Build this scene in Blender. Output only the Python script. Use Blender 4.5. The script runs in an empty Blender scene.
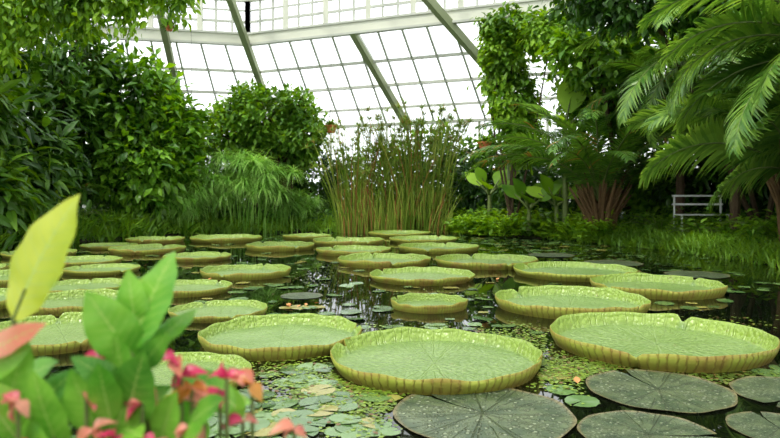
import bpy, math, random
import numpy as np
from mathutils import Vector
rng = np.random.default_rng(7)
random.seed(7)
scene = bpy.context.scene
scene.view_settings.view_transform = 'Standard'
scene.view_settings.look = 'None'

# ------------------------------------------------------------------ materials
class NB:
    def __init__(s, name):
        s.m = bpy.data.materials.new(name); s.m.use_nodes = True
        s.t = s.m.node_tree; s.t.nodes.clear()
        s.out = s.n('ShaderNodeOutputMaterial')
    def n(s, typ, **kw):
        nd = s.t.nodes.new(typ)
        for k, v in kw.items(): setattr(nd, k, v)
        return nd
    def l(s, a, b): s.t.links.new(a, b)
    def math(s, op, a, b=None, c=None):
        nd = s.n('ShaderNodeMath', operation=op)
        for i, v in enumerate((a, b, c)):
            if v is None: continue
            if isinstance(v, (int, float)): nd.inputs[i].default_value = v
            else: s.l(v, nd.inputs[i])
        return nd.outputs[0]
    def mix(s, f, a, b):
        nd = s.n('ShaderNodeMix', data_type='RGBA')
        for inp, v in ((nd.inputs[0], f), (nd.inputs[6], a), (nd.inputs[7], b)):
            if isinstance(v, (int, float)): inp.default_value = v
            elif isinstance(v, tuple): inp.default_value = (*v, 1) if len(v) == 3 else v
            else: s.l(v, inp)
        return nd.outputs[2]
    def smooth(s, v, a, b, c=0.0, d=1.0):
        nd = s.n('ShaderNodeMapRange', interpolation_type='SMOOTHSTEP')
        s.l(v, nd.inputs[0])
        for i, x in enumerate((a, b, c, d)): nd.inputs[i+1].default_value = x
        return nd.outputs[0]
    def noise(s, scale, detail=3, vec=None):
        nd = s.n('ShaderNodeTexNoise'); nd.inputs['Scale'].default_value = scale
        nd.inputs['Detail'].default_value = detail
        if vec is not None: s.l(vec, nd.inputs['Vector'])
        return nd.outputs[0]
    def objco(s): return s.n('ShaderNodeTexCoord').outputs['Object']
    def bump(s, h, strength, dist):
        nd = s.n('ShaderNodeBump'); nd.inputs['Strength'].default_value = strength
        nd.inputs['Distance'].default_value = dist; s.l(h, nd.inputs['Height'])
        return nd.outputs[0]
    def princ(s, col, rough=.5, spec=.5, normal=None, metallic=0, ior=None):
        p = s.n('ShaderNodeBsdfPrincipled')
        if isinstance(col, tuple): p.inputs['Base Color'].default_value = (*col, 1)
        else: s.l(col, p.inputs['Base Color'])
        p.inputs['Roughness'].default_value = rough
        p.inputs['Specular IOR Level'].default_value = spec
        p.inputs['Metallic'].default_value = metallic
        if ior: p.inputs['IOR'].default_value = ior
        if normal is not None: s.l(normal, p.inputs['Normal'])
        return p.outputs[0]
    def fin(s, sh):
        s.l(sh, s.out.inputs[0]); return s.m

def srgb(r, g, b):
    f = lambda c: ((c/255+0.055)/1.055)**2.4 if c/255 > .04045 else c/255/12.92
    return (f(r), f(g), f(b))

def leaf_mat(name, c1, c2, rough=.4, transl=.3, third=None, spec=.35):
    b = NB(name)
    rnd = b.n('ShaderNodeNewGeometry').outputs['Random Per Island']
    col = b.mix(rnd, c1, c2)
    nz = b.noise(.7, 2, b.objco())
    col = b.mix(b.smooth(nz, .4, .7), col, tuple(x*.7 for x in c1))
    if third:
        r2 = b.math('FRACT', b.math('MULTIPLY', rnd, 37.7))
        col = b.mix(b.math('GREATER_THAN', r2, third[1]), col, third[0])
    p = b.princ(col, rough, spec)
    t = b.n('ShaderNodeBsdfTranslucent')
    hs = b.n('ShaderNodeHueSaturation'); hs.inputs['Value'].default_value = 1.4
    hs.inputs['Hue'].default_value = .48; hs.inputs['Saturation'].default_value = 1.1
    b.l(col, hs.inputs['Color']); b.l(hs.outputs[0], t.inputs[0])
    m = b.n('ShaderNodeMixShader'); m.inputs[0].default_value = transl
    b.l(p, m.inputs[1]); b.l(t.outputs[0], m.inputs[2])
    return b.fin(m.outputs[0])

def plain(name, col, rough=.6, var=.25, scale=6, spec=.4, bump=.0):
    b = NB(name)
    nz = b.noise(scale, 4, b.objco())
    c = b.mix(nz, tuple(x*(1-var) for x in col), tuple(min(1, x*(1+var)) for x in col))
    nrm = b.bump(nz, bump, .02) if bump else None
    return b.fin(b.princ(c, rough, spec, nrm))

M = {}
M['glossy'] = leaf_mat('leaf_glossy', srgb(62, 112, 24), srgb(132, 180, 52), .3, .38, spec=.45)
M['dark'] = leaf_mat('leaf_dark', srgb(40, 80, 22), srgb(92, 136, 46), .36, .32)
M['lime'] = leaf_mat('leaf_lime', srgb(84, 132, 26), srgb(155, 195, 55), .4, .42)
M['mid'] = leaf_mat('leaf_mid', srgb(68, 116, 26), srgb(135, 178, 55), .4, .4)
M['feather'] = leaf_mat('leaf_feathery', srgb(115, 172, 66), srgb(178, 215, 115), .5, .4)
M['papyrus'] = leaf_mat('papyrus_stem', srgb(112, 146, 44), srgb(180, 190, 88), .5, .3, (srgb(165, 122, 68), .84))
M['umbel'] = leaf_mat('papyrus_umbel', srgb(88, 128, 40), srgb(145, 168, 70), .5, .3, (srgb(145, 105, 60), .86))
M['palm'] = leaf_mat('palm_leaflet', srgb(74, 120, 44), srgb(142, 178, 76), .33, .38, spec=.5)
M['palmd'] = leaf_mat('palm_leaflet_dark', srgb(56, 98, 34), srgb(108, 150, 58), .35, .35, (srgb(150, 120, 60), .96))
M['banana'] = leaf_mat('banana_leaf', srgb(125, 170, 58), srgb(160, 200, 82), .35, .5)
M['grass'] = leaf_mat('bank_grass', srgb(95, 142, 38), srgb(152, 192, 66), .5, .38)
M['float'] = leaf_mat('floating_leaf', srgb(62, 92, 48), srgb(105, 135, 75), .22, .05, (srgb(135, 130, 65), .9), spec=.6)
M['mosaic'] = leaf_mat('mosaic_plant', srgb(76, 100, 26), srgb(132, 158, 48), .4, .1, (srgb(105, 80, 42), .88))
M['bark'] = plain('bark', srgb(78, 64, 48), .85, .4, 12, .2, .6)
M['twig'] = plain('green_stem', srgb(95, 110, 55), .6, .3, 12)
M['fibre'] = plain('palm_fibre', srgb(105, 82, 55), .8, .45, 18, .2, .5)
M['cream'] = plain('painted_cream', srgb(198, 199, 184), .6, .05, 3, .2)
M['bar'] = plain('glazing_bar_paint', srgb(178, 180, 170), .6, .05, 3, .2)
M['sage'] = plain('painted_sage', srgb(138, 146, 112), .6, .08, 3, .2)
M['plaster'] = plain('plaster', srgb(190, 195, 185), .8, .1, 2)
M['terra'] = plain('terracotta', srgb(190, 105, 65), .75, .2, 8)
M['white'] = plain('white_metal', srgb(215, 218, 215), .4, .03, 5)
M['wire'] = plain('wire_steel', srgb(90, 92, 88), .4, .1, 5)

def glass():
    b = NB('greenhouse_glass')
    nz = b.noise(.6, 3, b.objco())
    t = b.n('ShaderNodeBsdfTransparent'); t.inputs[0].default_value = (.93, .96, .955, 1)
    d = b.n('ShaderNodeBsdfTranslucent'); d.inputs[0].default_value = (.9, .93, .93, 1)
    m = b.n('ShaderNodeMixShader'); b.l(b.smooth(nz, .3, .7, .08, .4), m.inputs[0])
    b.l(t.outputs[0], m.inputs[1]); b.l(d.outputs[0], m.inputs[2])
    return b.fin(m.outputs[0])
M['glass'] = glass()

def water():
    b = NB('pond_water')
    v = b.objco()
    nz = b.noise(1.4, 2, v)
    c = b.mix(b.noise(.5, 3, v), (.002, .003, .0015), (.005, .007, .003))
    return b.fin(b.princ(c, .0, .6, b.bump(nz, .04, .02), ior=1.36))
M['water'] = water()

def soil():
    b = NB('ground_soil')
    v = b.objco()
    n1 = b.noise(1.2, 4, v); n2 = b.noise(25, 4, v)
    c = b.mix(b.smooth(n1, .4, .6), srgb(52, 44, 30), srgb(55, 75, 28))
    c = b.mix(b.smooth(n2, .4, .7), c, srgb(38, 40, 22))
    return b.fin(b.princ(c, .9, .2, b.bump(n2, .8, .05)))
M['soil'] = soil()

def pad_nodes(b):
    co = b.objco()
    sp = b.n('ShaderNodeSeparateXYZ'); b.l(co, sp.inputs[0])
    x, y, z = sp.outputs
    ang = b.math('ARCTAN2', y, x)
    r = b.math('SQRT', b.math('ADD', b.math('MULTIPLY', x, x), b.math('MULTIPLY', y, y)))
    return co, ang, r, z
def radial(b, ang, r, N, w, rmin):
    f = b.math('FRACT', b.math('ADD', b.math('MULTIPLY', ang, N/(2*math.pi)), 80.25))
    e = b.math('SUBTRACT', .5, b.math('ABSOLUTE', b.math('SUBTRACT', f, .5)))
    d = b.math('MULTIPLY', b.math('MULTIPLY', e, 2*math.pi/N), r)
    m = b.smooth(d, 0, w, 1, 0)
    if rmin > 0: m = b.math('MULTIPLY', m, b.smooth(r, rmin, rmin+.1))
    return m
def pad_top():
    b = NB('lily_pad_top')
    co, ang, r, z = pad_nodes(b)
    wob = b.math('MULTIPLY', b.math('SUBTRACT', b.noise(5, 2, co), .5), .12)
    ang = b.math('ADD', ang, wob)
    v = b.math('MAXIMUM', radial(b, ang, r, 14, .016, 0), b.math('MULTIPLY', radial(b, ang, r, 28, .014, .3), .8))
    v = b.math('MAXIMUM', v, b.math('MULTIPLY', radial(b, ang, r, 56, .012, .6), .7))
    vo = b.n('ShaderNodeTexVoronoi'); vo.inputs['Scale'].default_value = 20; b.l(co, vo.inputs['Vector'])
    info = b.n('ShaderNodeObjectInfo').outputs['Random']
    c = b.mix(b.smooth(b.noise(2.2, 4, co), .3, .7), srgb(96, 124, 62), srgb(122, 146, 88))
    c = b.mix(b.math('MULTIPLY', info, .5), c, srgb(122, 142, 64))
    c = b.mix(b.smooth(vo.outputs[0], .2, .6, 0, .4), c, srgb(80, 108, 48))
    c = b.mix(b.math('MULTIPLY', v, .3), c, srgb(140, 162, 104))
    c = b.mix(b.smooth(r, .92, .99, 0, .8), c, srgb(134, 158, 60))
    c = b.mix(b.smooth(b.noise(9, 5, co), .62, .76, 0, .6), c, srgb(112, 104, 54))
    h = b.math('ADD', b.math('MULTIPLY', v, -.6), b.math('MULTIPLY', vo.outputs[0], -.9))
    p = b.princ(c, .34, .5, b.bump(h, .55, .03))
    return b.fin(p)
def pad_rim():
    b = NB('lily_pad_rim')
    co, ang, r, z = pad_nodes(b)
    ang2 = b.math('ADD', ang, b.math('MULTIPLY', b.math('SUBTRACT', b.noise(14, 2, co), .5), .05))
    v = radial(b, ang2, r, 84, .014, 0)
    info = b.n('ShaderNodeObjectInfo').outputs['Random']
    c = b.mix(b.smooth(z, 0, .1), srgb(146, 148, 54), srgb(178, 188, 78))
    c = b.mix(b.math('MULTIPLY', v, b.smooth(b.noise(6, 3, co), .3, .7, .15, .55)), c, srgb(132, 104, 50))
    f = b.math('MULTIPLY', b.smooth(b.noise(3.5, 4, co), .4, .7), b.math('ADD', .1, b.math('MULTIPLY', info, .5)))
    c = b.mix(f, c, srgb(152, 104, 62))
    c = b.mix(b.smooth(z, .112, .127, 0, .3), c, srgb(145, 92, 50))
    p = b.princ(c, .45, .4, b.bump(v, .6, .02))
    t = b.n('ShaderNodeBsdfTranslucent'); b.l(c, t.inputs[0])
    m = b.n('ShaderNodeMixShader'); m.inputs[0].default_value = .3
    b.l(p, m.inputs[1]); b.l(t.outputs[0], m.inputs[2])
    return b.fin(m.outputs[0])
M['ptop'] = pad_top(); M['prim'] = pad_rim()
def flat_pad():
    b = NB('flat_lily_leaf')
    co, ang, r, z = pad_nodes(b)
    v = b.math('MAXIMUM', radial(b, ang, r, 11, .014, 0), b.math('MULTIPLY', radial(b, ang, r, 22, .01, .4), .8))
    vo = b.n('ShaderNodeTexVoronoi'); vo.inputs['Scale'].default_value = 11; b.l(co, vo.inputs['Vector'])
    vo2 = b.n('ShaderNodeTexVoronoi'); vo2.inputs['Scale'].default_value = 20; b.l(co, vo2.inputs['Vector'])
    sp = b.math('MAXIMUM', b.smooth(vo.outputs[0], .18, .34, 1, 0), b.math('MULTIPLY', b.smooth(vo2.outputs[0], .16, .34, 1, 0), .7))
    c = b.mix(b.smooth(b.noise(3, 4, co), .35, .65), srgb(52, 68, 42), srgb(82, 94, 62))
    c = b.mix(b.math('MULTIPLY', v, .25), c, srgb(105, 118, 80))
    c = b.mix(b.math('MULTIPLY', sp, .85), c, srgb(140, 150, 120))
    c = b.mix(b.smooth(r, .93, 1.0, 0, .7), c, srgb(120, 105, 68))
    h = b.math('ADD', sp, b.math('MULTIPLY', v, -.5))
    return b.fin(b.princ(c, .38, .4, b.bump(h, .9, .04)))
M['flat'] = flat_pad()

# ------------------------------------------------------------------ mesh tools
class B:
    def __init__(s): s.V = []; s.F = []; s.MI = []; s.n = 0
    def add(s, V, F, mi=0):
        V = np.asarray(V, float).reshape(-1, 3); F = np.asarray(F, int).reshape(-1, 4)
        s.V.append(V); s.F.append(F+s.n); s.MI.append(np.full(len(F), mi)); s.n += len(V)
    def build(s, name, mats, smooth=False, loc=None, scale=None):
        V = np.concatenate(s.V); F = np.concatenate(s.F); MI = np.concatenate(s.MI)
        me = bpy.data.meshes.new(name)
        me.vertices.add(len(V)); me.vertices.foreach_set('co', V.astype(np.float32).ravel())
        me.loops.add(len(F)*4); me.loops.foreach_set('vertex_index', F.astype(np.int32).ravel())
        me.polygons.add(len(F)); me.polygons.foreach_set('loop_start', (np.arange(len(F))*4).astype(np.int32))
        me.polygons.foreach_set('loop_total', np.full(len(F), 4, np.int32))
        for m in mats: me.materials.append(M[m])
        me.polygons.foreach_set('material_index', MI.astype(np.int32))
        me.polygons.foreach_set('use_smooth', np.full(len(F), smooth))
        me.update(calc_edges=True)
        ob = bpy.data.objects.new(name, me); scene.collection.objects.link(ob)
        if loc: ob.location = loc
        if scale: ob.scale = (scale,)*3
        return ob

def norm(a):
    a = np.asarray(a, float)
    return a/np.maximum(np.linalg.norm(a, axis=-1, keepdims=True), 1e-9)
def inst(b, T, O, D, U, S, mi=0):
    V, F = T; O = np.asarray(O, float); D = norm(D); U = np.asarray(U, float)
    X = norm(np.cross(D, U)); U2 = np.cross(X, D)
    S = np.asarray(S, float)
    if S.ndim == 1: S = np.stack([S, S, S], 1)
    W = (O[:, None, :] + V[None, :, 0, None]*S[:, None, 0, None]*X[:, None] +
         V[None, :, 1, None]*S[:, None, 1, None]*D[:, None] + V[None, :, 2, None]*S[:, None, 2, None]*U2[:, None])
    FF = F[None] + (np.arange(len(O))*len(V))[:, None, None]
    b.add(W.reshape(-1, 3), FF.reshape(-1, 4), mi)
def leafT(kind='ovate', n=3, w=.25, fold=.25, droop=.2):
    t = np.linspace(0, 1, n+1)
    if kind == 'ovate': p = np.sin(np.pi*np.clip(t, .04, .97)**.8)
    elif kind == 'lance': p = np.sin(np.pi*np.clip(t, .05, .98)**.7)**.9
    else: p = (1-t)**.6*np.minimum(1, .5+t*4); p[-1] = .06
    p = np.maximum(p, .04)*w
    V = []
    for i in range(n+1):
        z = -droop*t[i]**2
        V += [(-p[i], t[i], z+fold*p[i]), (0, t[i], z), (p[i], t[i], z+fold*p[i])]
    F = []
    for i in range(n):
        a = 3*i
        F += [(a, a+1, a+4, a+3), (a+1, a+2, a+5, a+4)]
    return np.array(V, float), np.array(F)
def bladeT(n=4, w=.02, droop=.3):
    t = np.linspace(0, 1, n+1); V = []; F = []
    for i in range(n+1):
        p = w*max(.05, (1-t[i]**2)); z = -droop*t[i]**2; y = t[i]*(1-.3*droop*t[i])
        V += [(-p, y, z), (p, y, z)]
    for i in range(n): a = 2*i; F.append((a, a+1, a+3, a+2))
    return np.array(V, float), np.array(F)
def tube(b, pts, rad, sides=6, mi=0):
    pts = np.asarray(pts, float); n = len(pts)
    rad = np.broadcast_to(np.asarray(rad, float), (n,))
    T = norm(np.gradient(pts, axis=0))
    ref = np.array([0, 0, 1.]) if abs(T[:, 2].mean()) < .8 else np.array([1., 0, 0])
    X = norm(np.cross(T, ref)); Y = np.cross(T, X)
    a = np.linspace(0, 2*np.pi, sides, endpoint=False)
    V = pts[:, None]+rad[:, None, None]*(np.cos(a)[None, :, None]*X[:, None]+np.sin(a)[None, :, None]*Y[:, None])
    F = [(i*sides+j, i*sides+(j+1) % sides, (i+1)*sides+(j+1) % sides, (i+1)*sides+j) for i in range(n-1) for j in range(sides)]
    b.add(V.reshape(-1, 3), F, mi)
def beam(b, p, q, w, h, mi=0, up=(0, 0, 1)):
    p = np.array(p, float); q = np.array(q, float); d = norm(q-p)
    u = np.array(up, float)
    if abs(np.dot(d, u)) > .98: u = np.array([0, 1., 0])
    x = norm(np.cross(d, u)); u = np.cross(x, d)
    c = [(-1, -1), (1, -1), (1, 1), (-1, 1)]
    V = [e+x*w/2*s+u*h/2*t for e in (p, q) for s, t in c]
    F = [(3, 2, 1, 0), (4, 5, 6, 7)]+[(i, (i+1) % 4, 4+(i+1) % 4, 4+i) for i in range(4)]
    b.add(V, F, mi)
def rdir(n):
    return norm(rng.normal(size=(n, 3)))

# ------------------------------------------------------------------ room shell
inner = np.array([(-5.04, 22.7), (6.5, 17.8), (13, 10), (13, 0), (8, -6), (-6, -8), (-17, -3), (-20.5, 9), (-13, 20.9)])
def offset(P, d):
    n = len(P); out = []
    for i in range(n):
        a, c, e = P[i-1], P[i], P[(i+1) % n]
        d1 = norm(c-a); d2 = norm(e-c)
        n1 = np.array([-d1[1], d1[0]]); n2 = np.array([-d2[1], d2[0]])
        m = norm(n1+n2); out.append(c+m*d/np.dot(m, n1))
    return np.array(out)
outer = offset(inner, 4.0)
ZI, ZC, ZO = 6.6, 8.15, 3.95
n = len(inner)
v3 = lambda p, z: np.array([p[0], p[1], z])
roof = B()
apex = np.array([-3., 8., 13.])
names = {0: 'wall_back', 1: 'wall_back_right', 2: 'wall_right', 3: 'wall_right_front', 4: 'wall_front', 5: 'wall_left_front', 6: 'wall_left', 7: 'wall_left_rear', 8: 'wall_back_left'}
win = 0
for i in range(n):
    j = (i+1) % n
    A, C, OA, OC = inner[i], inner[j], outer[i], outer[j]
    L = np.linalg.norm(C-A)
    a, c, oc, oa = v3(A, ZI), v3(C, ZI), v3(OC, ZO), v3(OA, ZO)
    roof.add([a, c, oc, oa], [(0, 1, 2, 3)], 1)
    k = max(2, int(round(L/.82)))
    for s in range(1, k):
        t = s/k
        beam(roof, a*(1-t)+c*t, oa*(1-t)+oc*t, .055, .08, 3)
    for t, w in ((.3, .08), (.55, .13), (.8, .08), (1., .22)):
        beam(roof, a*(1-t)+oa*t, c*(1-t)+oc*t, w, .1, 3)
    beam(roof, a-np.array([0, 0, -.1]), c-np.array([0, 0, -.1]), .14, .34, 0)
    beam(roof, a-np.array([0, 0, -.3]), c-np.array([0, 0, -.3]), .22, .07, 3)
    beam(roof, a-np.array([0, 0, .08]), c-np.array([0, 0, .08]), .2, .07, 3)
    if i == 0: rf = [(0, 0, 1.75), (.33, .395, 1.0), (.6, .72, 1.75)]
    else:
        nr = 3 if L > 8 else 2; rf = [(s/nr, s/nr, 1.6) for s in range(nr)]
    for th_, tl_, ext in rf:
        lo = oa*(1-tl_)+oc*tl_; hi = a*(1-th_)+c*th_
        top = lo+(hi-lo)*ext
        off = np.array([0, 0, -.18])
        beam(roof, lo+off, top+off*(1 if ext > 1 else 0), .2, .26, 2)
    w = B()
    a2, c2 = v3(A, ZC), v3(C, ZC)
    w.add([a, c, c2, a2], [(0, 1, 2, 3)], 1)
    beam(w, a2, c2, .2, .22, 0)
    beam(w, v3(A, ZI+.72), v3(C, ZI+.72), .07, .08, 2)
    beam(w, v3(A, ZI+1.12), v3(C, ZI+1.12), .07, .05, 2)
    kk = max(2, int(round(L/1.5)))
    for s in range(kk+1):
        t = s/kk; p = A*(1-t)+C*t
        beam(w, v3(p, ZI+.3), v3(p, ZC-.1), .17, .16, 0, (0, 1, 0))
        if s < kk:
            for f in (.33, .67):
                t2 = (s+f)/kk; p = A*(1-t2)+C*t2
                beam(w, v3(p, ZI+.3), v3(p, ZC-.1), .07, .07, 2, (0, 1, 0))
    win += 1
    w.build('window_%d' % win, ['cream', 'glass', 'bar'])
    roof.add([a2, c2, apex, apex+np.array([.01, 0, 0])], [(0, 1, 2, 3)], 1)
    ku = max(2, int(L/2.2))
    for s in range(ku):
        t = s/ku
        beam(roof, a2*(1-t)+c2*t, apex, .08 if s else .2, .1, 0 if s else 2)
    for t in (.25, .5, .75):
        beam(roof, a2*(1-t)+apex*t, c2*(1-t)+apex*t, .08, .08, 0)
    wl = B()
    wl.add([v3(OA, .9), v3(OC, .9), v3(OC, ZO), v3(OA, ZO)], [(0, 1, 2, 3)], 1)
    beam(wl, v3(OA, .45), v3(OC, .45), .3, .9, 2)
    LO = np.linalg.norm(OC-OA); kw = int(LO/1.2)
    for s in range(kw+1):
        p = OA*(1-s/kw)+OC*(s/kw)
        beam(wl, v3(p, .9), v3(p, ZO), .08, .1, 0, (0, 1, 0))
    for z in (.93, 2.4): beam(wl, v3(OA, z), v3(OC, z), .1, .08, 0)
    wl.build(names[i], ['cream', 'glass', 'plaster'])
roof.build('ceiling', ['cream', 'glass', 'sage', 'bar'])

# ------------------------------------------------------------------ ground and water
pond = np.array([(-7.3, 1.7), (-7.9, 8), (-8.1, 12), (-8.0, 16), (-6.6, 18.8), (-3, 20.4), (2.0, 20.4), (2.8, 18.5), (4.7, 17.2), (6.1, 14.3), (6.5, 11.8), (6.6, 8.5), (7.2, 1.7)])
def sdist(X, Y):
    P = np.stack([X, Y], -1); dm = np.full(X.shape, 1e9); ins = np.zeros(X.shape, bool)
    for i in range(len(pond)):
        a = pond[i]; c = pond[(i+1) % len(pond)]; e = c-a
        t = np.clip(((P-a)@e)/(e@e), 0, 1)
        dm = np.minimum(dm, np.linalg.norm(P-(a+t[..., None]*e), axis=-1))
        cond = ((a[1] > Y) != (c[1] > Y)) & (X < (c[0]-a[0])*(Y-a[1])/(c[1]-a[1]+1e-12)+a[0])
        ins ^= cond
    return np.where(ins, -dm, dm)
def gz(x, y):
    x = np.asarray(x, float); y = np.asarray(y, float)
    s = sdist(x, y)
    return np.clip(s*.5, -.6, .16)+np.clip(s-.5, 0, 3)*.06
N = 170
gx = np.linspace(-28, 22, N); gy = np.linspace(-16, 30, N)
GX, GY = np.meshgrid(gx, gy)
GZ = gz(GX, GY)+rng.normal(0, .012, GX.shape)
idx = np.arange(N*N).reshape(N, N)
g = B(); g.add(np.stack([GX, GY, GZ], -1), np.stack([idx[:-1, :-1], idx[:-1, 1:], idx[1:, 1:], idx[1:, :-1]], -1))
g.build('floor', ['soil'], True)
w = B(); w.add([(-9, 1, 0), (8.5, 1, 0), (8.5, 21.6, 0), (-9, 21.6, 0)], [(0, 1, 2, 3)])
w.build('pond_water', ['water'])

# ------------------------------------------------------------------ giant lily pads
pads = [(0.30, 4.55, 1.46), (2.13, 5.1, 1.62), (-.87, 5.25, 1.30), (-1.72, 6.45, .95), (1.93, 6.85, 1.55), (3.35, 8.05, 1.55), (2.75, 9.7, 1.75),
        (.46, 9.15, 1.45), (.42, 6.85, .8), (1.68, 11.0, 1.7), (-.1, 11.2, 1.6), (-.75, 13.2, 1.5), (1.05, 13.8, 1.7), (-1.0, 15.6, 1.7), (.85, 16.4, 1.7), (.3, 18.9, 1.8),
        (-2.16, 9.6, 1.3), (-2.45, 14.3, 1.5), (-4.3, 16.8, 1.8), (-5.1, 13.5, 1.5), (-4.5, 10.0, 1.1), (-2.55, 8.0, 1.1), (-1.4, 4.12, .98), (-3.35, 6.9, 1.2), (-2.75, 5.4, 1.3),
        (-6.4, 14.6, 1.2), (-5.4, 11.2, 1.3), (-6.9, 12.6, 1.3), (-5.3, 8.9, 1.3), (-6.0, 16.4, 1.4), (-2.3, 17.8, 1.3), (-3.9, 8.1, 1.1), (-3.6, 12.0, 1.2), (-6.6, 9.9, 1.2), (-4.6, 7.0, 1.2)]
pads = [list(p) for p in pads]
for it in range(60):
    for i in range(len(pads)):
        for j in range(i+1, len(pads)):
            a, c = pads[i], pads[j]
            dx, dy = c[0]-a[0], c[1]-a[1]; d = math.hypot(dx, dy); need = (a[2]+c[2])/2*1.02
            if d < need:
                f = (need-d)/d
                wa = .15 if i < 10 and j >= 10 else .5
                a[0] -= dx*f*wa; a[1] -= dy*f*wa; c[0] += dx*f*(1-wa); c[1] += dy*f*(1-wa)
def giant_pad(x, y, D, seed, rimk=1.0, notch=None):
    r_ = np.random.default_rng(seed)
    nt = 220
    th = np.linspace(0, 2*np.pi, nt, endpoint=False)
    nn = r_.uniform(0, 2*np.pi)
    if notch is None: notch = nn
    def dang(a): return np.abs((th-a+np.pi) % (2*np.pi)-np.pi)
    nm = np.exp(-(dang(notch)/.045)**2)+.8*np.exp(-(dang(notch+np.pi+.1)/.035)**2)
    wav = sum(r_.uniform(.002, .008)*np.sin(k*th+r_.uniform(0, 6)) for k in (2, 3, 5, 7))
    R = .95*(1+wav)*(1-.07*nm)
    hv = .122*rimk*r_.uniform(.85, 1.15)*(1+sum(r_.uniform(.02, .07)*np.sin(k*th+r_.uniform(0, 6)) for k in (2, 3, 5, 9, 13)))*(1-.5*np.clip(nm, 0, 1))
    rib = .003*np.cos(84*th)
    rings = []
    for s in (.01, .15, .3, .45, .6, .72, .83, .9, .95, .98):
        z = .012+.004*np.sin(5*th+s*20)*s+.002*r_.normal(size=nt)*s
        rings.append((R*s, z))
    for u in (0, .12, .3, .55, .8, 1):
        rings.append((R*(1+.004*u)+.045*u**1.3+.02*math.sin(u*2)+rib*.5, .014+hv*(u**1.25)))
    nin = len(rings)
    rings.append((R+.045+.026+rib, .012+hv*1.0))
    for u in (.8, .55, .3, .1, -.15):
        rings.append((R+.018+.045*max(u, 0)**1.3+.02*math.sin(max(u, 0)*2)+rib*(1 if u < .9 else .5), .004+hv*(u if u < 0 else u**1.25)))
    V = np.array([np.stack([rr*np.cos(th), rr*np.sin(th), zz*np.ones(nt)], -1) for rr, zz in rings])
    b = B()
    nr = len(rings); id_ = np.arange(nr*nt).reshape(nr, nt)
    F = np.stack([id_[:-1], np.roll(id_[:-1], -1, 1), np.roll(id_[1:], -1, 1), id_[1:]], -1)
    b.add(V.reshape(-1, 3), F.reshape(-1, 4))
    mi = np.zeros((nr-1, nt), int); mi[nin-1:] = 1
    b.MI = [mi.ravel()]
    return b.build('giant_water_lily_pad', ['ptop', 'prim'], True, (x, y, .0), D/2)
notches = {0: 2.75, 1: .9, 2: .35, 4: 2.2}
for i, (x, y, D) in enumerate(pads):
    giant_pad(x, y, D, i+11, 1.0 if i != 8 else 1.5, notches.get(i))

flats = [[.52, 3.5, .98], [1.68, 3.93, .86], [2.42, 3.85, .72], [1.28, 3.2, .68], [2.0, 3.28, .5], [-1.05, 7.6, .5], [4.6, 9.6, .9], [3.9, 11.2, 1.0], [3.2, 12.7, .9]]
for it in range(40):
    for i in range(len(flats)):
        for j in range(len(flats)):
            if i == j: continue
            a, c = flats[i], flats[j]; dx, dy = c[0]-a[0], c[1]-a[1]; d = math.hypot(dx, dy); need = (a[2]+c[2])/2+.01
            if d < need:
                f = (need-d)/d*.5; c[0] += dx*f; c[1] += dy*f; a[0] -= dx*f; a[1] -= dy*f
def flat_leaf(x, y, D, seed):
    r_ = np.random.default_rng(seed); nt = 96
    rot = r_.uniform(0, 6.28)
    th = np.linspace(.03, 2*np.pi-.03, nt)
    R = 1-.5*np.exp(-((np.minimum(th, 2*np.pi-th))/.035)**2)+.01*np.sin(9*th)
    V = []
    for s in (.01, .2, .4, .6, .8, .93, 1):
        z = .012+.006*np.sin(7*th+s*9)*s+(.012 if s == 1 else 0)
        V.append(np.stack([R*s*np.cos(th+rot), R*s*np.sin(th+rot), z], -1))
    id_ = np.arange(7*nt).reshape(7, nt)
    F = np.stack([id_[:-1, :-1], id_[:-1, 1:], id_[1:, 1:], id_[1:, :-1]], -1)
    b = B(); b.add(np.array(V), F); b.build('speckled_lily_leaf', ['flat'], True, (x, y, 0), D/2)
for i, (x, y, D) in enumerate(flats): flat_leaf(x, y, D, 90+i)

allp = np.array([(p[0], p[1], p[2]/2) for p in pads]+[(p[0], p[1], p[2]/2) for p in flats])
def diskT(nt=14):
    th = np.linspace(.12, 2*np.pi-.12, nt)
    V = np.concatenate([np.stack([.02*np.cos(th), .02*np.sin(th), 0*th], -1), np.stack([np.cos(th), np.sin(th), .02*np.sin(3*th)], -1)])
    F = [(i, i+1, nt+i+1, nt+i) for i in range(nt-1)]
    return V, np.array(F)
b = B()
def scatter(cx, cy, sx, sy, n_, r0, r1, T, mi):
    P = np.stack([rng.normal(cx, sx, n_), rng.normal(cy, sy, n_)], -1)
    S = rng.uniform(r0, r1, n_)
    d = (np.linalg.norm(P[:, None]-allp[None, :, :2], axis=-1)-allp[None, :, 2]).min(1)
    ok = (P[:, 1] > 2.4)&(sdist(P[:, 0], P[:, 1]) < -.1)&(d > S*.6)
    P = P[ok]; S = S[ok]; k = len(P)
    a = rng.uniform(0, 6.28, k)
    O = np.column_stack([P, rng.uniform(.004, .014, k)])
    D = np.column_stack([np.cos(a), np.sin(a), rng.normal(0, .03, k)])
    U = np.column_stack([rng.normal(0, .04, (k, 2)), np.ones(k)])
    inst(b, T, O, D, U, S, mi)
DT = diskT()
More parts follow.
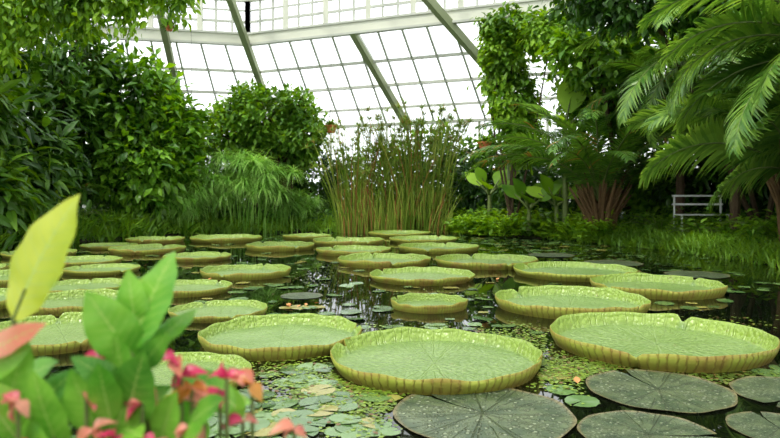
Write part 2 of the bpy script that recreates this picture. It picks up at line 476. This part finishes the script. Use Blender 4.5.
for c in [(-.75, 3.5, .45, .3, 100), (-.3, 3.9, .5, .4, 60), (1.3, 4.2, .5, .2, 30), (2.3, 4.3, .5, .2, 30), (.9, 5.7, .5, .3, 18), (-.4, 6.2, .6, .4, 14), (3.1, 6.8, .4, .3, 10),
          (1.1, 8, .6, .5, 20), (-1, 8.5, .8, 1, 26), (4.5, 10, .8, 1.2, 50), (3.6, 14, 1.2, 2, 170), (0, 12.5, 2, 1.5, 40), (-3, 11, 2.5, 3, 110), (-4, 15, 2, 2, 110), (0, 18, 4, 1.3, 150), (3, 17, 1.2, 1.2, 130)]:
    scatter(*c, .05, .12, DT, 0)
b.build('small_lily_leaves', ['float'])
b = B()
LT = leafT('ovate', 2, .45, .1, .05)
for c in [(-.2, 3.85, .28, .28, 3000), (-.6, 4.35, .25, .2, 600), (1.25, 4.35, .35, .2, 3000), (1.15, 5.3, .2, .3, 700), (2.5, 4.15, .5, .12, 1100), (-.1, 5.5, .2, .2, 200), (.6, 5.55, .3, .15, 200), (3.1, 5.9, .3, .3, 150), (1, 7.7, .6, .2, 150), (-1.1, 9.8, .3, .9, 300), (3.8, 13, 1, 1.6, 900), (-3, 9, 1.5, 1.5, 300)]:
    scatter(*c, .015, .038, LT, 0)
b.build('mosaic_pond_plants', ['mosaic'])
b = B()
for c in [(-1.0, 6.9, .1, .1, 6), (0, 8, 3, 2.5, 22), (1, 5, 1.5, 1, 8), (-3, 6, 1, 1, 8)]:
    scatter(*c, .04, .08, leafT('ovate', 3, .3, .5, -.3), 0)
M['dry'] = plain('dry_leaf', srgb(185, 130, 75), .6, .3, 4)
b.build('fallen_leaves', ['dry'])

# ------------------------------------------------------------------ plants
OV = leafT('ovate', 2, .3, .3, .2); OVN = leafT('ovate', 4, .28, .3, .25)
LA = leafT('lance', 3, .14, .4, .35); LAB = leafT('lance', 4, .17, .35, .45)
def shrub(name, blobs, nl, size, T, mat, trunks=(), cs=.2, per=14, hang=.25, bark='bark'):
    b = B()
    vol = np.array([(r[0]*r[1]*r[2])**(2/3) for c, r in blobs]); vol /= vol.sum()
    cents = []
    for (c, r), f in zip(blobs, vol):
        k = max(3, int(nl*f/per)); u = rdir(k)
        rad = rng.uniform(.4, 1, k)**.6
        C = np.array(c)+u*np.array(r)*rad[:, None]
        C[:, 2] = np.maximum(C[:, 2], .3)
        cents.append(C)
        m = k*per
        O = np.repeat(C, per, 0)+rng.normal(0, cs, (m, 3))
        out = norm(np.repeat(u, per, 0)+rng.normal(0, .7, (m, 3))+np.array([0, 0, -hang]))
        U = norm(np.repeat(u, per, 0)*.6+np.array([0, 0, 1.])+rng.normal(0, .35, (m, 3)))
        S = size*rng.uniform(.65, 1.25, m)
        inst(b, T, O, out, U, S, 0)
    for tb, rad in trunks:
        tb = np.array(tb, float)
        for (c, r), C in zip(blobs, cents):
            c = np.array(c, float)
            if np.linalg.norm(c[:2]-tb[:2]) > 3.5: continue
            mid = (tb+c)/2+rng.normal(0, .12, 3)
            tube(b, [tb, tb*.7+mid*.3+rng.normal(0, .04, 3), mid, c], [rad, rad*.85, rad*.7, rad*.45], 7, 1)
            for q in C[rng.choice(len(C), min(10, len(C)), replace=False)]:
                m2 = (c+q)/2+rng.normal(0, .1, 3)
                tube(b, [mid*.3+c*.7, m2, q], [rad*.3, rad*.2, rad*.08], 4, 1)
    return b, (lambda: b.build(name, [mat, bark]))
def S_(*a, **k): shrub(*a, **k)[1]()

S_('rubber_tree', [((-7.7, 19.2, 3.9), (1.35, 1.2, 1.5)), ((-7.4, 19.0, 2.2), (1.5, 1.2, 1.5)), ((-6.5, 19.4, 2.9), (.8, .9, 1.2)), ((-8.6, 19.2, 2.6), (1., 1, 1.5))], 10500, .3, OV, 'glossy', [((-7.6, 19.6, .1), .13)], per=11, cs=.17)
S_('ficus_tree', [((-4.3, 22.0, 3.9), (1.5, 1.1, .9)), ((-3.2, 22.0, 3.3), (1.0, .9, .9)), ((-5.4, 22.0, 3.4), (1.1, .9, .9)), ((-3.9, 22.2, 2.6), (1.4, .8, .7)), ((-4.9, 22.0, 4.4), (.6, .6, .5)), ((-3.2, 22.0, 4.3), (.5, .5, .4))], 9500, .21, OV, 'mid', [((-3.6, 22.2, .1), .12), ((-4.6, 22.1, .1), .09)], cs=.15)
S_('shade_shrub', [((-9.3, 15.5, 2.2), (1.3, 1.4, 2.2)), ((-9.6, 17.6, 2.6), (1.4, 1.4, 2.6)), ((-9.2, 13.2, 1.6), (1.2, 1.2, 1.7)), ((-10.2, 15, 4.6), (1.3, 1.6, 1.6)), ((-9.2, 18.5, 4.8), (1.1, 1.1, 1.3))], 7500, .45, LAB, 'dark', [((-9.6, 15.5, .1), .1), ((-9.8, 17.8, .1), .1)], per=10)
b, done = shrub('climbing_vine', [((-9.2, 12.9, 4.6), (1.0, .8, 1.0)), ((-8.0, 12.9, 4.95), (1.0, .6, .6)), ((-6.8, 12.9, 5.15), (.9, .5, .48)), ((-5.6, 12.9, 5.3), (.8, .5, .38)), ((-4.5, 12.9, 5.4), (.7, .4, .3)), ((-8.0, 12.9, 4.1), (.4, .4, .5)), ((-7.2, 12.9, 4.6), (.2, .3, .4)), ((-6.2, 12.9, 4.75), (.2, .3, .4)), ((-5.2, 12.9, 4.9), (.15, .2, .4)), ((-4.3, 12.9, 5.1), (.12, .2, .3))], 7500, .17, OVN, 'lime', (), .15, 12, .9)
tube(b, [(-11.5, 12.9, 5.5), (-7, 12.9, 5.5), (-3.6, 12.9, 5.6)], .04, 6, 1)
for xx in (-10.2, -7, -4): tube(b, [(xx, 12.9, 5.5), (xx, 12.9, 9.9)], .01, 4, 1)
tube(b, [(-10.6, 12.9, .1), (-10.4, 12.8, 2.5), (-10.2, 12.9, 5.4)], [.07, .05, .03], 6, 1)
done()
S_('croton_shrub', [((-8.8, 13.4, 3.0), (.7, .7, .8)), ((-8.5, 13.2, 1.3), (.7, .7, .8)), ((-8.9, 15.0, 1.3), (.8, .8, .8))], 1700, .5, LAB, 'mid', [((-8.9, 13.7, .1), .06)], cs=.2, per=9)
bs = [((x, 23.6+.3*math.sin(x*3)-max(0, x)*.3, h*.5), (1.1, .6, h*.53)) for x, h in ((-10.3, 4.4), (-8.6, 4.3), (-7, 3.7), (-5.6, 3.0), (-4.2, 3.0), (-2.8, 3.0), (-1.4, 2.7), (0, 3.0), (1.2, 3.5), (2.4, 3.6), (3.6, 3.3), (4.8, 3.2))]
for k in range(0, 12, 2):
    mx = (bs[k][0][0]+bs[k+1][0][0])/2
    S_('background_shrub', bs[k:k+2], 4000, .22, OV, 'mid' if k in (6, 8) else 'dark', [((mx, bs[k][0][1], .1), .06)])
S_('understory_shrub', [((2.9, 21.4, 1.1), (1.0, .7, 1.2)), ((4.6, 20.6, 1.3), (1.0, .8, 1.4)), ((6.0, 19.4, 1.2), (.9, .7, 1.3))], 4300, .3, LAB, 'dark', [((4.6, 20.8, .1), .05)])

b = B(); beam(b, (3.55, 18.95, .1), (3.55, 18.95, 6.5), .14, .14, 0, (0, 1, 0)); b.build('support_column', ['sage'])
S_('climbing_ivy', [((3.5, 18.45, 6.0), (.9, .35, .5)), ((3.35, 18.45, 5.0), (.6, .35, .9)), ((3.6, 18.45, 3.9), (.65, .35, 1.0)), ((3.8, 18.45, 2.9), (.5, .35, .7)), ((4.5, 17.8, 5.7), (.8, .5, .6)), ((3.0, 18.4, 5.6), (.3, .3, .7)), ((2.85, 18.4, 4.6), (.12, .2, .7))], 7500, .2, OV, 'lime', [((3.55, 18.6, .1), .04)], cs=.12, hang=.9)
S_('fig_tree', [((6.2, 18.1, 4.0), (1.4, .9, 1.2)), ((5.5, 16.9, 4.9), (1.2, .9, .8)), ((7.4, 18.0, 2), (1.2, .8, 1.8))], 6500, .27, OV, 'mid', [((6.9, 18.0, .1), .1)])
S_('fig_tree', [((7.8, 16.6, 4.3), (1.5, 1.0, 1.4)), ((9.4, 14.8, 4.2), (1.4, 1.2, 1.5))], 5500, .27, OV, 'mid', [((8.9, 15.8, .1), .1)])
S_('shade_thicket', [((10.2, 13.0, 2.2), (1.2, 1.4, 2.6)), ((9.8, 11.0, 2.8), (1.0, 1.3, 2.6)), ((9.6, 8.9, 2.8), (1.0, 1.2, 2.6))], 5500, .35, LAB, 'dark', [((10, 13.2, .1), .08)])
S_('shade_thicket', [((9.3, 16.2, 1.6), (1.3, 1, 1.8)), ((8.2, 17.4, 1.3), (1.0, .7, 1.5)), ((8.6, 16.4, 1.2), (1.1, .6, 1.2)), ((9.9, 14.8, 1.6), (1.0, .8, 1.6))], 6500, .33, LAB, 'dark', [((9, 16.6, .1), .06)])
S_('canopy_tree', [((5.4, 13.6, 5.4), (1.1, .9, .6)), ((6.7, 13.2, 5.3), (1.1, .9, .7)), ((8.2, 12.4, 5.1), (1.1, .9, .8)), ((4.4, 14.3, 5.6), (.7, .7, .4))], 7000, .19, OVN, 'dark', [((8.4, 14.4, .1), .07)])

def banana(name, base, leaves, mat='banana'):
    b = B(); T = leafT('ovate', 12, .22, .35, .35)
    base = np.array(base, float)
    top = base+np.array([0, 0, 1.0])*leaves[0][4]
    tube(b, [base, (base+top)/2, top], [.09, .07, .05], 8, 1)
    for az, el, L, s, _ in leaves:
        d = np.array([math.cos(az)*math.cos(el), math.sin(az)*math.cos(el), math.sin(el)])
        o = top+d*.4
        tube(b, [top, top+d*.25, o, o+d*L*.3], [.035, .03, .025, .015], 6, 1)
        up = np.array([-.2, -1., .3]) if el > 1.1 else np.array([0, -.6, .7])
        inst(b, T, [o], [d], [up], np.array([[L*s, L, L*.6]]), 0)
    b.build(name, [mat, 'twig'], True)
banana('banana_plant', (4.75, 17.35, .05), [(.6, 1.3, 1.35, 1.35, 3.0), (0, .6, 1.0, .9, 3), (4.2, .3, 1.0, .9, 3), (3.0, .6, 1.0, .9, 3)])
banana('elephant_ear', (3.9, 17.95, .1), [(2.6, .8, .7, 1.6, .7), (4.4, .5, .7, 1.7, .7), (5.6, .7, .75, 1.7, .7), (.5, .9, .7, 1.7, .7), (3.6, 1.1, .6, 1.7, .7)], 'mid')
banana('elephant_ear', (4.55, 17.5, .1), [(2.6, .6, .7, 1.6, .8), (4.4, .4, .7, 1.7, .8), (5.6, .6, .75, 1.7, .8), (1, .9, .7, 1.7, .7), (3.6, 1.1, .6, 1.7, .8)], 'lime')
banana('elephant_ear', (3.0, 19.3, .1), [(2.6, .8, .7, 1.6, 1.1), (4.4, .5, .7, 1.7, .7), (5.6, .7, .75, 1.7, .7), (.5, .9, .7, 1.7, .7), (3.6, 1.1, .6, 1.7, .7)], 'lime')

BL = bladeT(4, .035, .35)
def frond(b, base, az, el, L, bend, nl=44, ll=.55, roll=0, wid=1., mi=0):
    s = np.linspace(0, 1, nl)
    ang = el-bend*s**1.3
    h = np.array([math.cos(az), math.sin(az), 0.])
    T = np.cos(ang)[:, None]*h+np.sin(ang)[:, None]*np.array([0, 0, 1.])
    P = np.array(base)+np.cumsum(T, 0)*L/nl
    side0 = np.array([-h[1], h[0], 0])
    up0 = norm(np.cross(T, np.broadcast_to(side0, T.shape)))
    if up0[0, 2] < 0: up0 = -up0
    side = norm(side0*math.cos(roll)+up0*math.sin(roll))
    up = norm(np.cross(T, side))
    if (up*up0).sum() < 0: up = -up
    tube(b, P[::4], np.linspace(.022, .005, len(P[::4]))*max(1, L/2.5), 5, 1)
    k0 = int(nl*.14)
    ss = s[k0:]; prof = np.sin(np.pi*(.12+.83*ss))**.6*ll
    a = np.radians(72-42*ss)
    for sg in (-1, 1):
        D = T[k0:]*np.cos(a)[:, None]+sg*side[k0:]*np.sin(a)[:, None]+up[k0:]*.18+rng.normal(0, .05, (len(ss), 3))
        sc = prof*rng.uniform(.85, 1.1, len(ss))
        inst(b, BL, P[k0:], D, up[k0:]+rng.normal(0, .12, (len(ss), 3)), np.column_stack([np.full(len(ss), ll*wid), sc, sc]), mi)
def palm(name, base, h, fronds, mat='palm', stem='fibre', tr=.12, clump=0):
    b = B(); base = np.array(base, float); top = base+np.array([0, 0, h])
    if clump:
        for k in range(clump):
            a = rng.uniform(0, 6.28); o = base+np.array([math.cos(a), math.sin(a), 0])*rng.uniform(.05, .35)
            e = o+np.array([math.cos(a)*.5, math.sin(a)*.5, h+rng.uniform(.2, 1.1)])
            tube(b, [o, o*.5+e*.5+np.array([-math.cos(a)*.12, -math.sin(a)*.12, 0]), e], [.06, .045, .02], 5, 2)
    if h > 0:
        zs = np.linspace(0, 1, 24)
        tube(b, base+zs[:, None]*np.array([0, 0, h])+np.stack([.06*np.sin(zs*4), 0*zs, 0*zs], -1), tr*(1+.12*(np.arange(24) % 2)), 10, 2)
    for f in fronds:
        frond(b, top, *f)
    return b.build(name, [mat, 'twig', stem])
def crown(nf, e0, e1, L, bend, nl, ll, az0=0, az1=6.283, wid=1.):
    return [(az0+(az1-az0)*(i+rng.uniform(-.3, .3))/nf, rng.uniform(e0, e1), L*rng.uniform(.85, 1.15), bend*rng.uniform(.8, 1.25), nl, ll, rng.uniform(-.5, .5), wid) for i in range(nf)]
palm('clumping_palm', (5.45, 16.6, .1), .9, crown(30, .8, 1.45, 3.9, 1.5, 60, .6)+[(3.0, 1.0, 3.9, 1.5, 60, .6, .4), (3.5, .9, 3.6, 1.5, 60, .6, .5)], 'palmd', clump=46)
palm('fan_date_palm', (7.2, 11.4, .1), 1.5, crown(12, .3, 1.2, 3.0, 1.5, 60, .72, wid=1.3)+[(3.35, .55, 3.2, 1.3, 64, .85, .9, 1.3), (3.9, .85, 2.9, 1.6, 64, .8, .6, 1.3), (2.9, .9, 3.1, 1.3, 64, .75, .8, 1.2), (4.3, .45, 2.4, 1.2, 60, .8, .7, 1.4), (3.6, .2, 2.4, 1.0, 60, .7, .9, 1.3)], 'palm', clump=12)
palm('tall_palm', (7.5, 10.4, .1), 3.3, crown(16, -.1, .9, 3.0, 1.6, 70, .75)+[(3.2, .6, 3.6, 1.5, 84, .8, .5), (3.7, .3, 3.2, 1.4, 84, .8, .6), (2.9, .2, 3.0, 1.3, 80, .8, .5), (4.1, .7, 3.0, 1.8, 80, .8, .5), (3.0, .95, 3.8, 1.7, 84, .8, .4), (3.45, 1.1, 3.8, 1.9, 84, .8, .4)], 'palm', 'bark', .1)
palm('tall_palm', (7.4, 13.8, .1), 4.2, crown(18, -.1, .9, 3.3, 1.7, 64, .7), 'palm', 'bark', .1)
palm('tall_palm', (7.2, 16.0, .1), 3.4, crown(16, .0, 1.0, 3.2, 1.6, 60, .65), 'palmd', 'bark', .1)
palm('young_palm', (-9.2, 17.2, .1), .3, crown(12, .7, 1.3, 2.2, 1.2, 36, .45), 'palmd')

def papyrus(name, n_, cx, cy, sx, sy, h0, h1, lean, rays, raylen, mats, raydroop=.5, r=.011, rw=.012):
    b = B(); RT = bladeT(3, rw, raydroop)
    a = rng.uniform(0, 6.28, n_); q = np.sqrt(rng.uniform(0, 1, n_))
    ox = np.cos(a)*q; oy = np.sin(a)*q
    H = rng.uniform(h0, h1, n_)*(1-.18*q)
    for i in range(n_):
        o = np.array([cx+ox[i]*sx, cy+oy[i]*sy, -.05])
        l = np.array([ox[i]*lean+rng.normal(0, .1), oy[i]*lean*.5+rng.normal(0, .1), 0])*H[i]
        t = np.linspace(0, 1, 6)[:, None]
        P = o+np.array([0, 0, H[i]])*t+l*t**1.8
        tube(b, P, np.linspace(r*1.2, r*.7, 6), 4, 0)
        if rays:
            d = norm(P[-1]-P[-2]); k = rays
            D = rdir(k); D[:, 2] = np.abs(D[:, 2])*.9-.05; D = norm(D+d*.3)
            L = raylen*rng.uniform(.7, 1.2, k)
            inst(b, RT, np.repeat(P[-1:], k, 0), D, np.tile([0, 0, 1.], (k, 1))+rng.normal(0, .1, (k, 3)), np.column_stack([np.full(k, .6), L, L]), 1)
    return b.build(name, mats)
papyrus('papyrus_clump', 110, .85, 20.3, 1.0, .4, 3.0, 4.4, .22, 46, .38, ['papyrus', 'umbel'], r=.014, rw=.014)
papyrus('papyrus_clump', 85, -1.1, 20.3, .7, .35, 2.2, 3.8, .24, 32, .32, ['papyrus', 'umbel'], r=.014, rw=.014)
papyrus('papyrus_clump', 80, .2, 20.2, 1.8, .3, 1.2, 2.9, .22, 28, .3, ['papyrus', 'umbel'], r=.012, rw=.014)
papyrus('reed_clump', 240, .1, 20.1, 1.8, .3, .5, 1.8, .22, 0, 0, ['papyrus', 'umbel'], r=.013)
papyrus('dwarf_papyrus', 95, -4.8, 20.0, 1.25, .45, 1.3, 2.6, .22, 75, .6, ['feather', 'feather'], 1.0, rw=.022)
papyrus('dwarf_papyrus', 45, -6.3, 19.3, .5, .3, .8, 1.7, .22, 60, .5, ['feather', 'feather'], 1.0, rw=.02)
papyrus('dwarf_papyrus', 30, -3.1, 20.5, .5, .3, .8, 1.5, .2, 50, .45, ['feather', 'feather'], 1.0, rw=.02)

def tufts(name, P, h, mat, per=12, spread=.35, w=.02):
    b = B(); T = bladeT(3, w, .5); P = np.asarray(P); k = len(P)*per
    O = np.repeat(np.column_stack([P, gz(P[:, 0], P[:, 1])]), per, 0); O[:, :2] += rng.normal(0, .08, (k, 2))
    D = np.column_stack([rng.normal(0, spread, (k, 2)), np.ones(k)])
    U = np.column_stack([rng.normal(0, 1, (k, 2)), np.full(k, .3)])
    s = h*rng.uniform(.5, 1.2, k)
    inst(b, T, O, D, U, np.column_stack([np.ones(k)*1., s, s]), 0)
    return b.build(name, [mat])
def region(n_, x0, x1, y0, y1, smin, smax):
    P = np.column_stack([rng.uniform(x0, x1, n_), rng.uniform(y0, y1, n_)])
    s = sdist(P[:, 0], P[:, 1]); return P[(s > smin)&(s < smax)]
tufts('bank_grass', region(3200, 4, 9.5, 9, 18, -.1, 1.8), .28, 'grass', 14)
tufts('iris_leaves', region(1300, -9.5, -6, 9, 20, -.1, 1.0), .7, 'mid', 8, .4, .03)
tufts('sedge_fringe', region(1600, -7, 3, 19, 22.5, -.1, 1.2), .45, 'grass', 10, .4, .02)
def cover(name, P, size, mat, per=10, h=.3):
    b = B(); P = np.asarray(P); k = len(P)*per
    O = np.repeat(np.column_stack([P, gz(P[:, 0], P[:, 1])]), per, 0)+rng.normal(0, .12, (k, 3))
    O[:, 2] = np.maximum(O[:, 2], .03)+rng.uniform(0, h, k)
    D = rdir(k); D[:, 2] = np.abs(D[:, 2])*.5
    U = np.column_stack([rng.normal(0, .3, (k, 2)), np.ones(k)])
    inst(b, OV, O, D, U, size*rng.uniform(.6, 1.3, k), 0)
    return b.build(name, [mat])
cover('ground_cover', region(900, 1.8, 5.6, 15.5, 21, -.35, 1.6), .17, 'lime', 12, .45)
cover('ground_cover', region(900, 6, 9.5, 8, 18, .5, 2.4), .16, 'mid', 12, .4)
cover('ground_cover', region(700, -10, -3, 8, 22.5, .1, 2), .17, 'mid', 12, .4)
cover('ground_cover', region(1500, -9, 8, 19.5, 23, .4, 4), .18, 'dark', 10, .5)
def fern(x, y, n_, L, mat='mid', z=None):
    b = B(); z0 = float(gz(np.array([x]), np.array([y]))[0])
    for i in range(n_):
        frond(b, (x, y, z0), 6.283*i/n_+rng.uniform(-.2, .2), rng.uniform(.7, 1.2), L*rng.uniform(.8, 1.2), 1.4, 30, L*.2, rng.uniform(-.2, .2), 1.2)
    b.build('fern', [mat, 'twig'])
for x, y, L, m in [(4.3, 18.9, 1.0, 'mid'), (6.6, 15.6, 1.1, 'mid'), (6.9, 14.2, .8, 'palmd'), (7.6, 12.6, 1.1, 'mid'), (7.9, 9.5, 1.1, 'mid'), (-8.6, 16.9, 1.2, 'mid'), (-8.7, 11.6, 1.2, 'palmd'), (-7.6, 17.9, .9, 'mid'), (2.4, 20.9, .9, 'mid'), (8.2, 15.2, 1.1, 'mid')]:
    fern(x, y, 13, L, m)

b = B()
bz = .28
for dx in (-.55, .55):
    for dy in (-.2, .2):
        beam(b, (7.3+dx, 15.0+dy, bz), (7.3+dx, 15.0+dy, bz+.45+(.45 if dy > 0 else 0)), .035, .035, 0, (0, 1, 0))
for dy in (-.2, -.1, 0, .1): beam(b, (6.7, 15.0+dy, bz+.46), (7.9, 15.0+dy, bz+.46), .07, .025)
for z in (.7, .9): beam(b, (6.7, 15.2, bz+z), (7.9, 15.2, bz+z), .03, .045)
b.build('garden_bench', ['white'])

def hanging_pot(x, y, z, ztop, r=.18):
    b = B(); prof = [(.02, 0), (.6, .01), (.75, .35), (.95, .85), (1.06, .87), (1.06, 1), (.93, 1), (.85, .8), (.02, .78)]
    nt = 20; th = np.linspace(0, 2*np.pi, nt, endpoint=False)
    V = np.array([np.stack([x+r*p*np.cos(th), y+r*p*np.sin(th), z+r*1.2*q+0*th], -1) for p, q in prof])
    id_ = np.arange(len(prof)*nt).reshape(len(prof), nt)
    b.add(V, np.stack([id_[:-1], np.roll(id_[:-1], -1, 1), np.roll(id_[1:], -1, 1), id_[1:]], -1), 0)
    for k in range(3):
        a = k*2.09; tube(b, [(x+r*math.cos(a), y+r*math.sin(a), z+r*1.2), (x, y, z+r*1.2+.6)], .008, 4, 1)
    tube(b, [(x, y, z+r*1.2+.6), (x, y, ztop)], .006, 4, 1)
    k = 110; D = rdir(k); D[:, 2] = np.abs(D[:, 2])*.8
    inst(b, LA, np.tile([x, y, z+r*1.1], (k, 1))+rng.normal(0, .04, (k, 3)), D, np.tile([0, 0, 1.], (k, 1)), rng.uniform(.15, .32, k), 2)
    b.build('hanging_pot', ['terra', 'wire', 'mid'])
hanging_pot(-6.3, 20.3, 3.5, 7.2, .2); hanging_pot(-2.05, 22.2, 3.35, 6.2, .22); hanging_pot(2.75, 18.6, 2.5, 6.5, .2)
hanging_pot(-7.0, 20.3, 6.4, 7.9, .13); hanging_pot(-9.0, 18.5, 5.6, 7.7, .13)

# ------------------------------------------------------------------ foreground flowering shrub
def fgmat(name, c1, c2, tr=.4, c3=None, lo=.6):
    b = NB(name); co = b.objco()
    c = b.mix(b.smooth(b.noise(9, 3, co), .3, .7), c1, c2)
    if c3: c = b.mix(b.smooth(b.noise(11, 2, co), lo, lo+.12, 0, .8), c, c3)
    p = b.princ(c, .32, .4)
    t = b.n('ShaderNodeBsdfTranslucent'); b.l(c, t.inputs[0])
    m = b.n('ShaderNodeMixShader'); m.inputs[0].default_value = tr
    b.l(p, m.inputs[1]); b.l(t.outputs[0], m.inputs[2]); return b.fin(m.outputs[0])
M['f_yel'] = fgmat('young_leaf', srgb(168, 186, 42), srgb(198, 208, 78), .5, srgb(130, 165, 45), .58)
M['f_grn'] = fgmat('shrub_leaf', srgb(82, 150, 38), srgb(135, 188, 66), .45, srgb(180, 182, 75))
M['f_dk'] = fgmat('shrub_leaf_dark', srgb(62, 122, 36), srgb(108, 166, 54), .38, srgb(170, 130, 80), .64)
M['f_pink'] = fgmat('pink_bract', srgb(185, 32, 80), srgb(215, 80, 115), .4)
M['f_sal'] = fgmat('salmon_bract', srgb(205, 118, 92), srgb(218, 152, 128), .45, srgb(190, 60, 85), .55)
M['f_org'] = fgmat('orange_bract', srgb(195, 120, 50), srgb(205, 150, 75), .4, srgb(150, 160, 60))
M['f_rib'] = fgmat('leaf_vein', srgb(165, 195, 95), srgb(185, 205, 120), .3)
fm = ['f_yel', 'f_grn', 'f_dk', 'f_pink', 'f_sal', 'f_org', 'twig', 'f_rib']
def bigleaf(n=16, w=.25, fold=.3, droop=.15):
    prof = lambda t: w*max(.02, math.sin(math.pi*min(max(t, .0), 1)**.85)**.75*(1 if t < .8 else 1-(t-.8)*1.2))
    zf = lambda u, t: -droop*t**2+fold*prof(t)*abs(u)-.25*prof(t)*u*u+.012*math.sin(t*22)*abs(u)
    us = (-1, -.5, 0, .5, 1); V = []; F = []
    for i in range(n+1):
        t = i/n
        for u in us: V.append((u*prof(t), t, zf(u, t)))
    for i in range(n):
        for k in range(4): F.append((i*5+k, i*5+k+1, i*5+k+6, i*5+k+5))
    V2 = []; F2 = []
    def strip(p, q, wd):
        a = len(V2)
        for (u, t), ww in ((p, wd), (q, wd*.4)):
            for s in (-1, 1): V2.append((u*prof(t)+(s*ww if p[0] == q[0] == 0 else 0), t+(0 if p[0] == q[0] == 0 else s*ww), zf(u, t)+.005))
        F2.append((a, a+1, a+3, a+2))
    for i in range(n-1): strip((0, i/n), (0, (i+1)/n), .010*(1-i/n)+.003)
    for i in range(8):
        t = .08+i*.1
        for s in (-1, 1):
            strip((0, t), (s*.5, t+.07), .0035); strip((s*.5, t+.07), (s*.9, t+.13), .0025)
    return (np.array(V), np.array(F)), (np.array(V2), np.array(F2))
b = B(); (BIG, VEIN) = bigleaf(); PET = leafT('ovate', 10, .3, .9, .5)
def put(p, d, up, s, mi):
    inst(b, BIG, [p], [d], [up], np.array([s]), mi)
    inst(b, VEIN, [p], [d], [up], np.array([s]), 7)
L = [((-.60, 1.02, 1.0), (-.515, 1.0, 1.205), 1.1, 0), ((-.405, 1.0, .955), (-.37, 1.05, 1.115), 1.05, 1), ((-.395, 1.0, .94), (-.465, .97, 1.05), 1.15, 1), ((-.40, 1.02, .97), (-.425, 1.02, 1.08), 1.0, 1),
     ((-.38, 1.0, .955), (-.325, 1.06, 1.02), .9, 1), ((-.41, 1.0, .84), (-.37, .93, .96), 1.1, 2), ((-.63, .98, .95), (-.53, .96, 1.01), .75, 4), ((-.64, .98, .92), (-.55, .96, .97), .9, 1),
     ((-.42, 1.0, .86), (-.35, 1.02, .90), .9, 1), ((-.55, .98, .80), (-.60, .92, .93), 1.1, 1), ((-.50, .98, .80), (-.545, .95, .93), 1.1, 1), ((-.57, 1., .85), (-.50, 1.0, .93), 1.0, 2),
     ((-.45, 1.0, .82), (-.48, .95, .93), 1., 1), ((-.36, 1., .8), (-.33, .95, .90), 1., 1), ((-.6, 1., .8), (-.5, .9, .85), 1.1, 1), ((-.47, 1, .78), (-.42, .9, .84), 1., 2), ((-.55, .95, .75), (-.62, .85, .84), 1.1, 1),
     ((-.62, 1.05, .88), (-.66, 1.0, 1.0), 1., 2), ((-.39, 1.0, .93), (-.34, .96, .985), .9, 2), ((-.41, .99, .90), (-.47, .95, .96), .9, 2),
     ((-.40, 1.0, .86), (-.43, .97, .985), 1.1, 1), ((-.44, 1.0, .80), (-.39, .96, .93), 1.1, 1), ((-.60, 1.0, .84), (-.565, .97, .98), 1.0, 1)]
for p, q, wf, mi in L:
    p = np.array(p); q = np.array(q); d = q-p; ln = np.linalg.norm(d)
    up = norm(np.array([rng.uniform(-.6, .6), -1, .45]))
    put(p, d, up, [ln*wf, ln, ln], mi)
    tube(b, [np.array([p[0]*.5-.24, 1.05, .2]), np.array([p[0]*.9-.04, 1.03, p[2]-.18]), p, p+d*.25], [.008, .006, .004, .002], 6, 6)
heads = [(-.325, 1., .915, 3), (-.335, 1., .945, 3), (-.25, .98, .92, 3), (-.30, .95, .855, 4), (-.215, 1., .905, 5), (-.54, .93, .90, 4), (-.48, .9, .83, 3), (-.44, .95, .85, 4), (-.375, .97, .885, 3), (-.265, 1.0, .895, 3), (-.58, .9, .86, 4), (-.35, .95, .835, 3), (-.23, 1.0, .845, 3), (-.15, 1.0, .835, 4), (-.46, .97, .90, 3), (-.39, 1., .90, 4), (-.52, .93, .84, 3), (-.29, 1.0, .875, 4), (-.455, 1., .945, 3), (-.31, 1., .90, 5), (-.41, .95, .84, 3)]
for x, y, z, mi in heads:
    c = np.array([x, y, z]); k = rng.integers(3, 5)
    for i in range(k):
        a = rng.uniform(0, 6.28); d = np.array([math.cos(a), -.3+.4*math.sin(a), rng.uniform(-.7, .7)])
        s = rng.uniform(.02, .04)
        inst(b, PET, [c], [d], [np.array([rng.normal(0, .5), -.5, 1.])], np.array([[s*1.2, s, s]]), mi if rng.random() > .25 else 4)
    tube(b, [c*np.array([.9, 1, 0])+np.array([-.03, .05, .2]), c*np.array([1, 1, .8]), c], [.006, .004, .003], 6, 6)
for i in range(44):
    c = np.array([rng.uniform(-.66, -.24), rng.uniform(.95, 1.15), rng.uniform(.7, .87)])
    d = np.array([rng.normal(0, .5), -.4, rng.uniform(.1, 1)]); s = rng.uniform(.06, .12)
    put(c, d, np.array([rng.normal(0, .3), -.8, .8]), [s, s, s], int(rng.choice([1, 2, 1, 1])))
b.build('pink_flowering_shrub', fm, True)

# ------------------------------------------------------------------ light, world, camera
W = bpy.data.worlds.new('overcast_sky'); scene.world = W; W.use_nodes = True
nt = W.node_tree; nt.nodes.clear()
bg = nt.nodes.new('ShaderNodeBackground'); bg.inputs[0].default_value = (.97, .985, 1, 1); bg.inputs[1].default_value = 2.3
o = nt.nodes.new('ShaderNodeOutputWorld'); nt.links.new(bg.outputs[0], o.inputs[0])
sl = bpy.data.lights.new('sun', 'SUN'); sl.energy = 4.8; sl.angle = math.radians(10); sl.color = (1, .96, .87)
so = bpy.data.objects.new('sun', sl); scene.collection.objects.link(so); so.location = (0, 0, 20)
so.rotation_euler = Vector((.4, .35, -1)).to_track_quat('-Z', 'Y').to_euler()

cam = bpy.data.cameras.new('camera'); co = bpy.data.objects.new('camera', cam); scene.collection.objects.link(co)
co.location = (0, 0, 1.2); co.rotation_euler = (math.radians(90), 0, 0)
cam.sensor_width = 36; cam.lens = 36*640/780; cam.shift_y = -24/780
cam.clip_start = .05; cam.clip_end = 200
cam.dof.use_dof = True; cam.dof.focus_distance = 6; cam.dof.aperture_fstop = 3.2
scene.camera = co
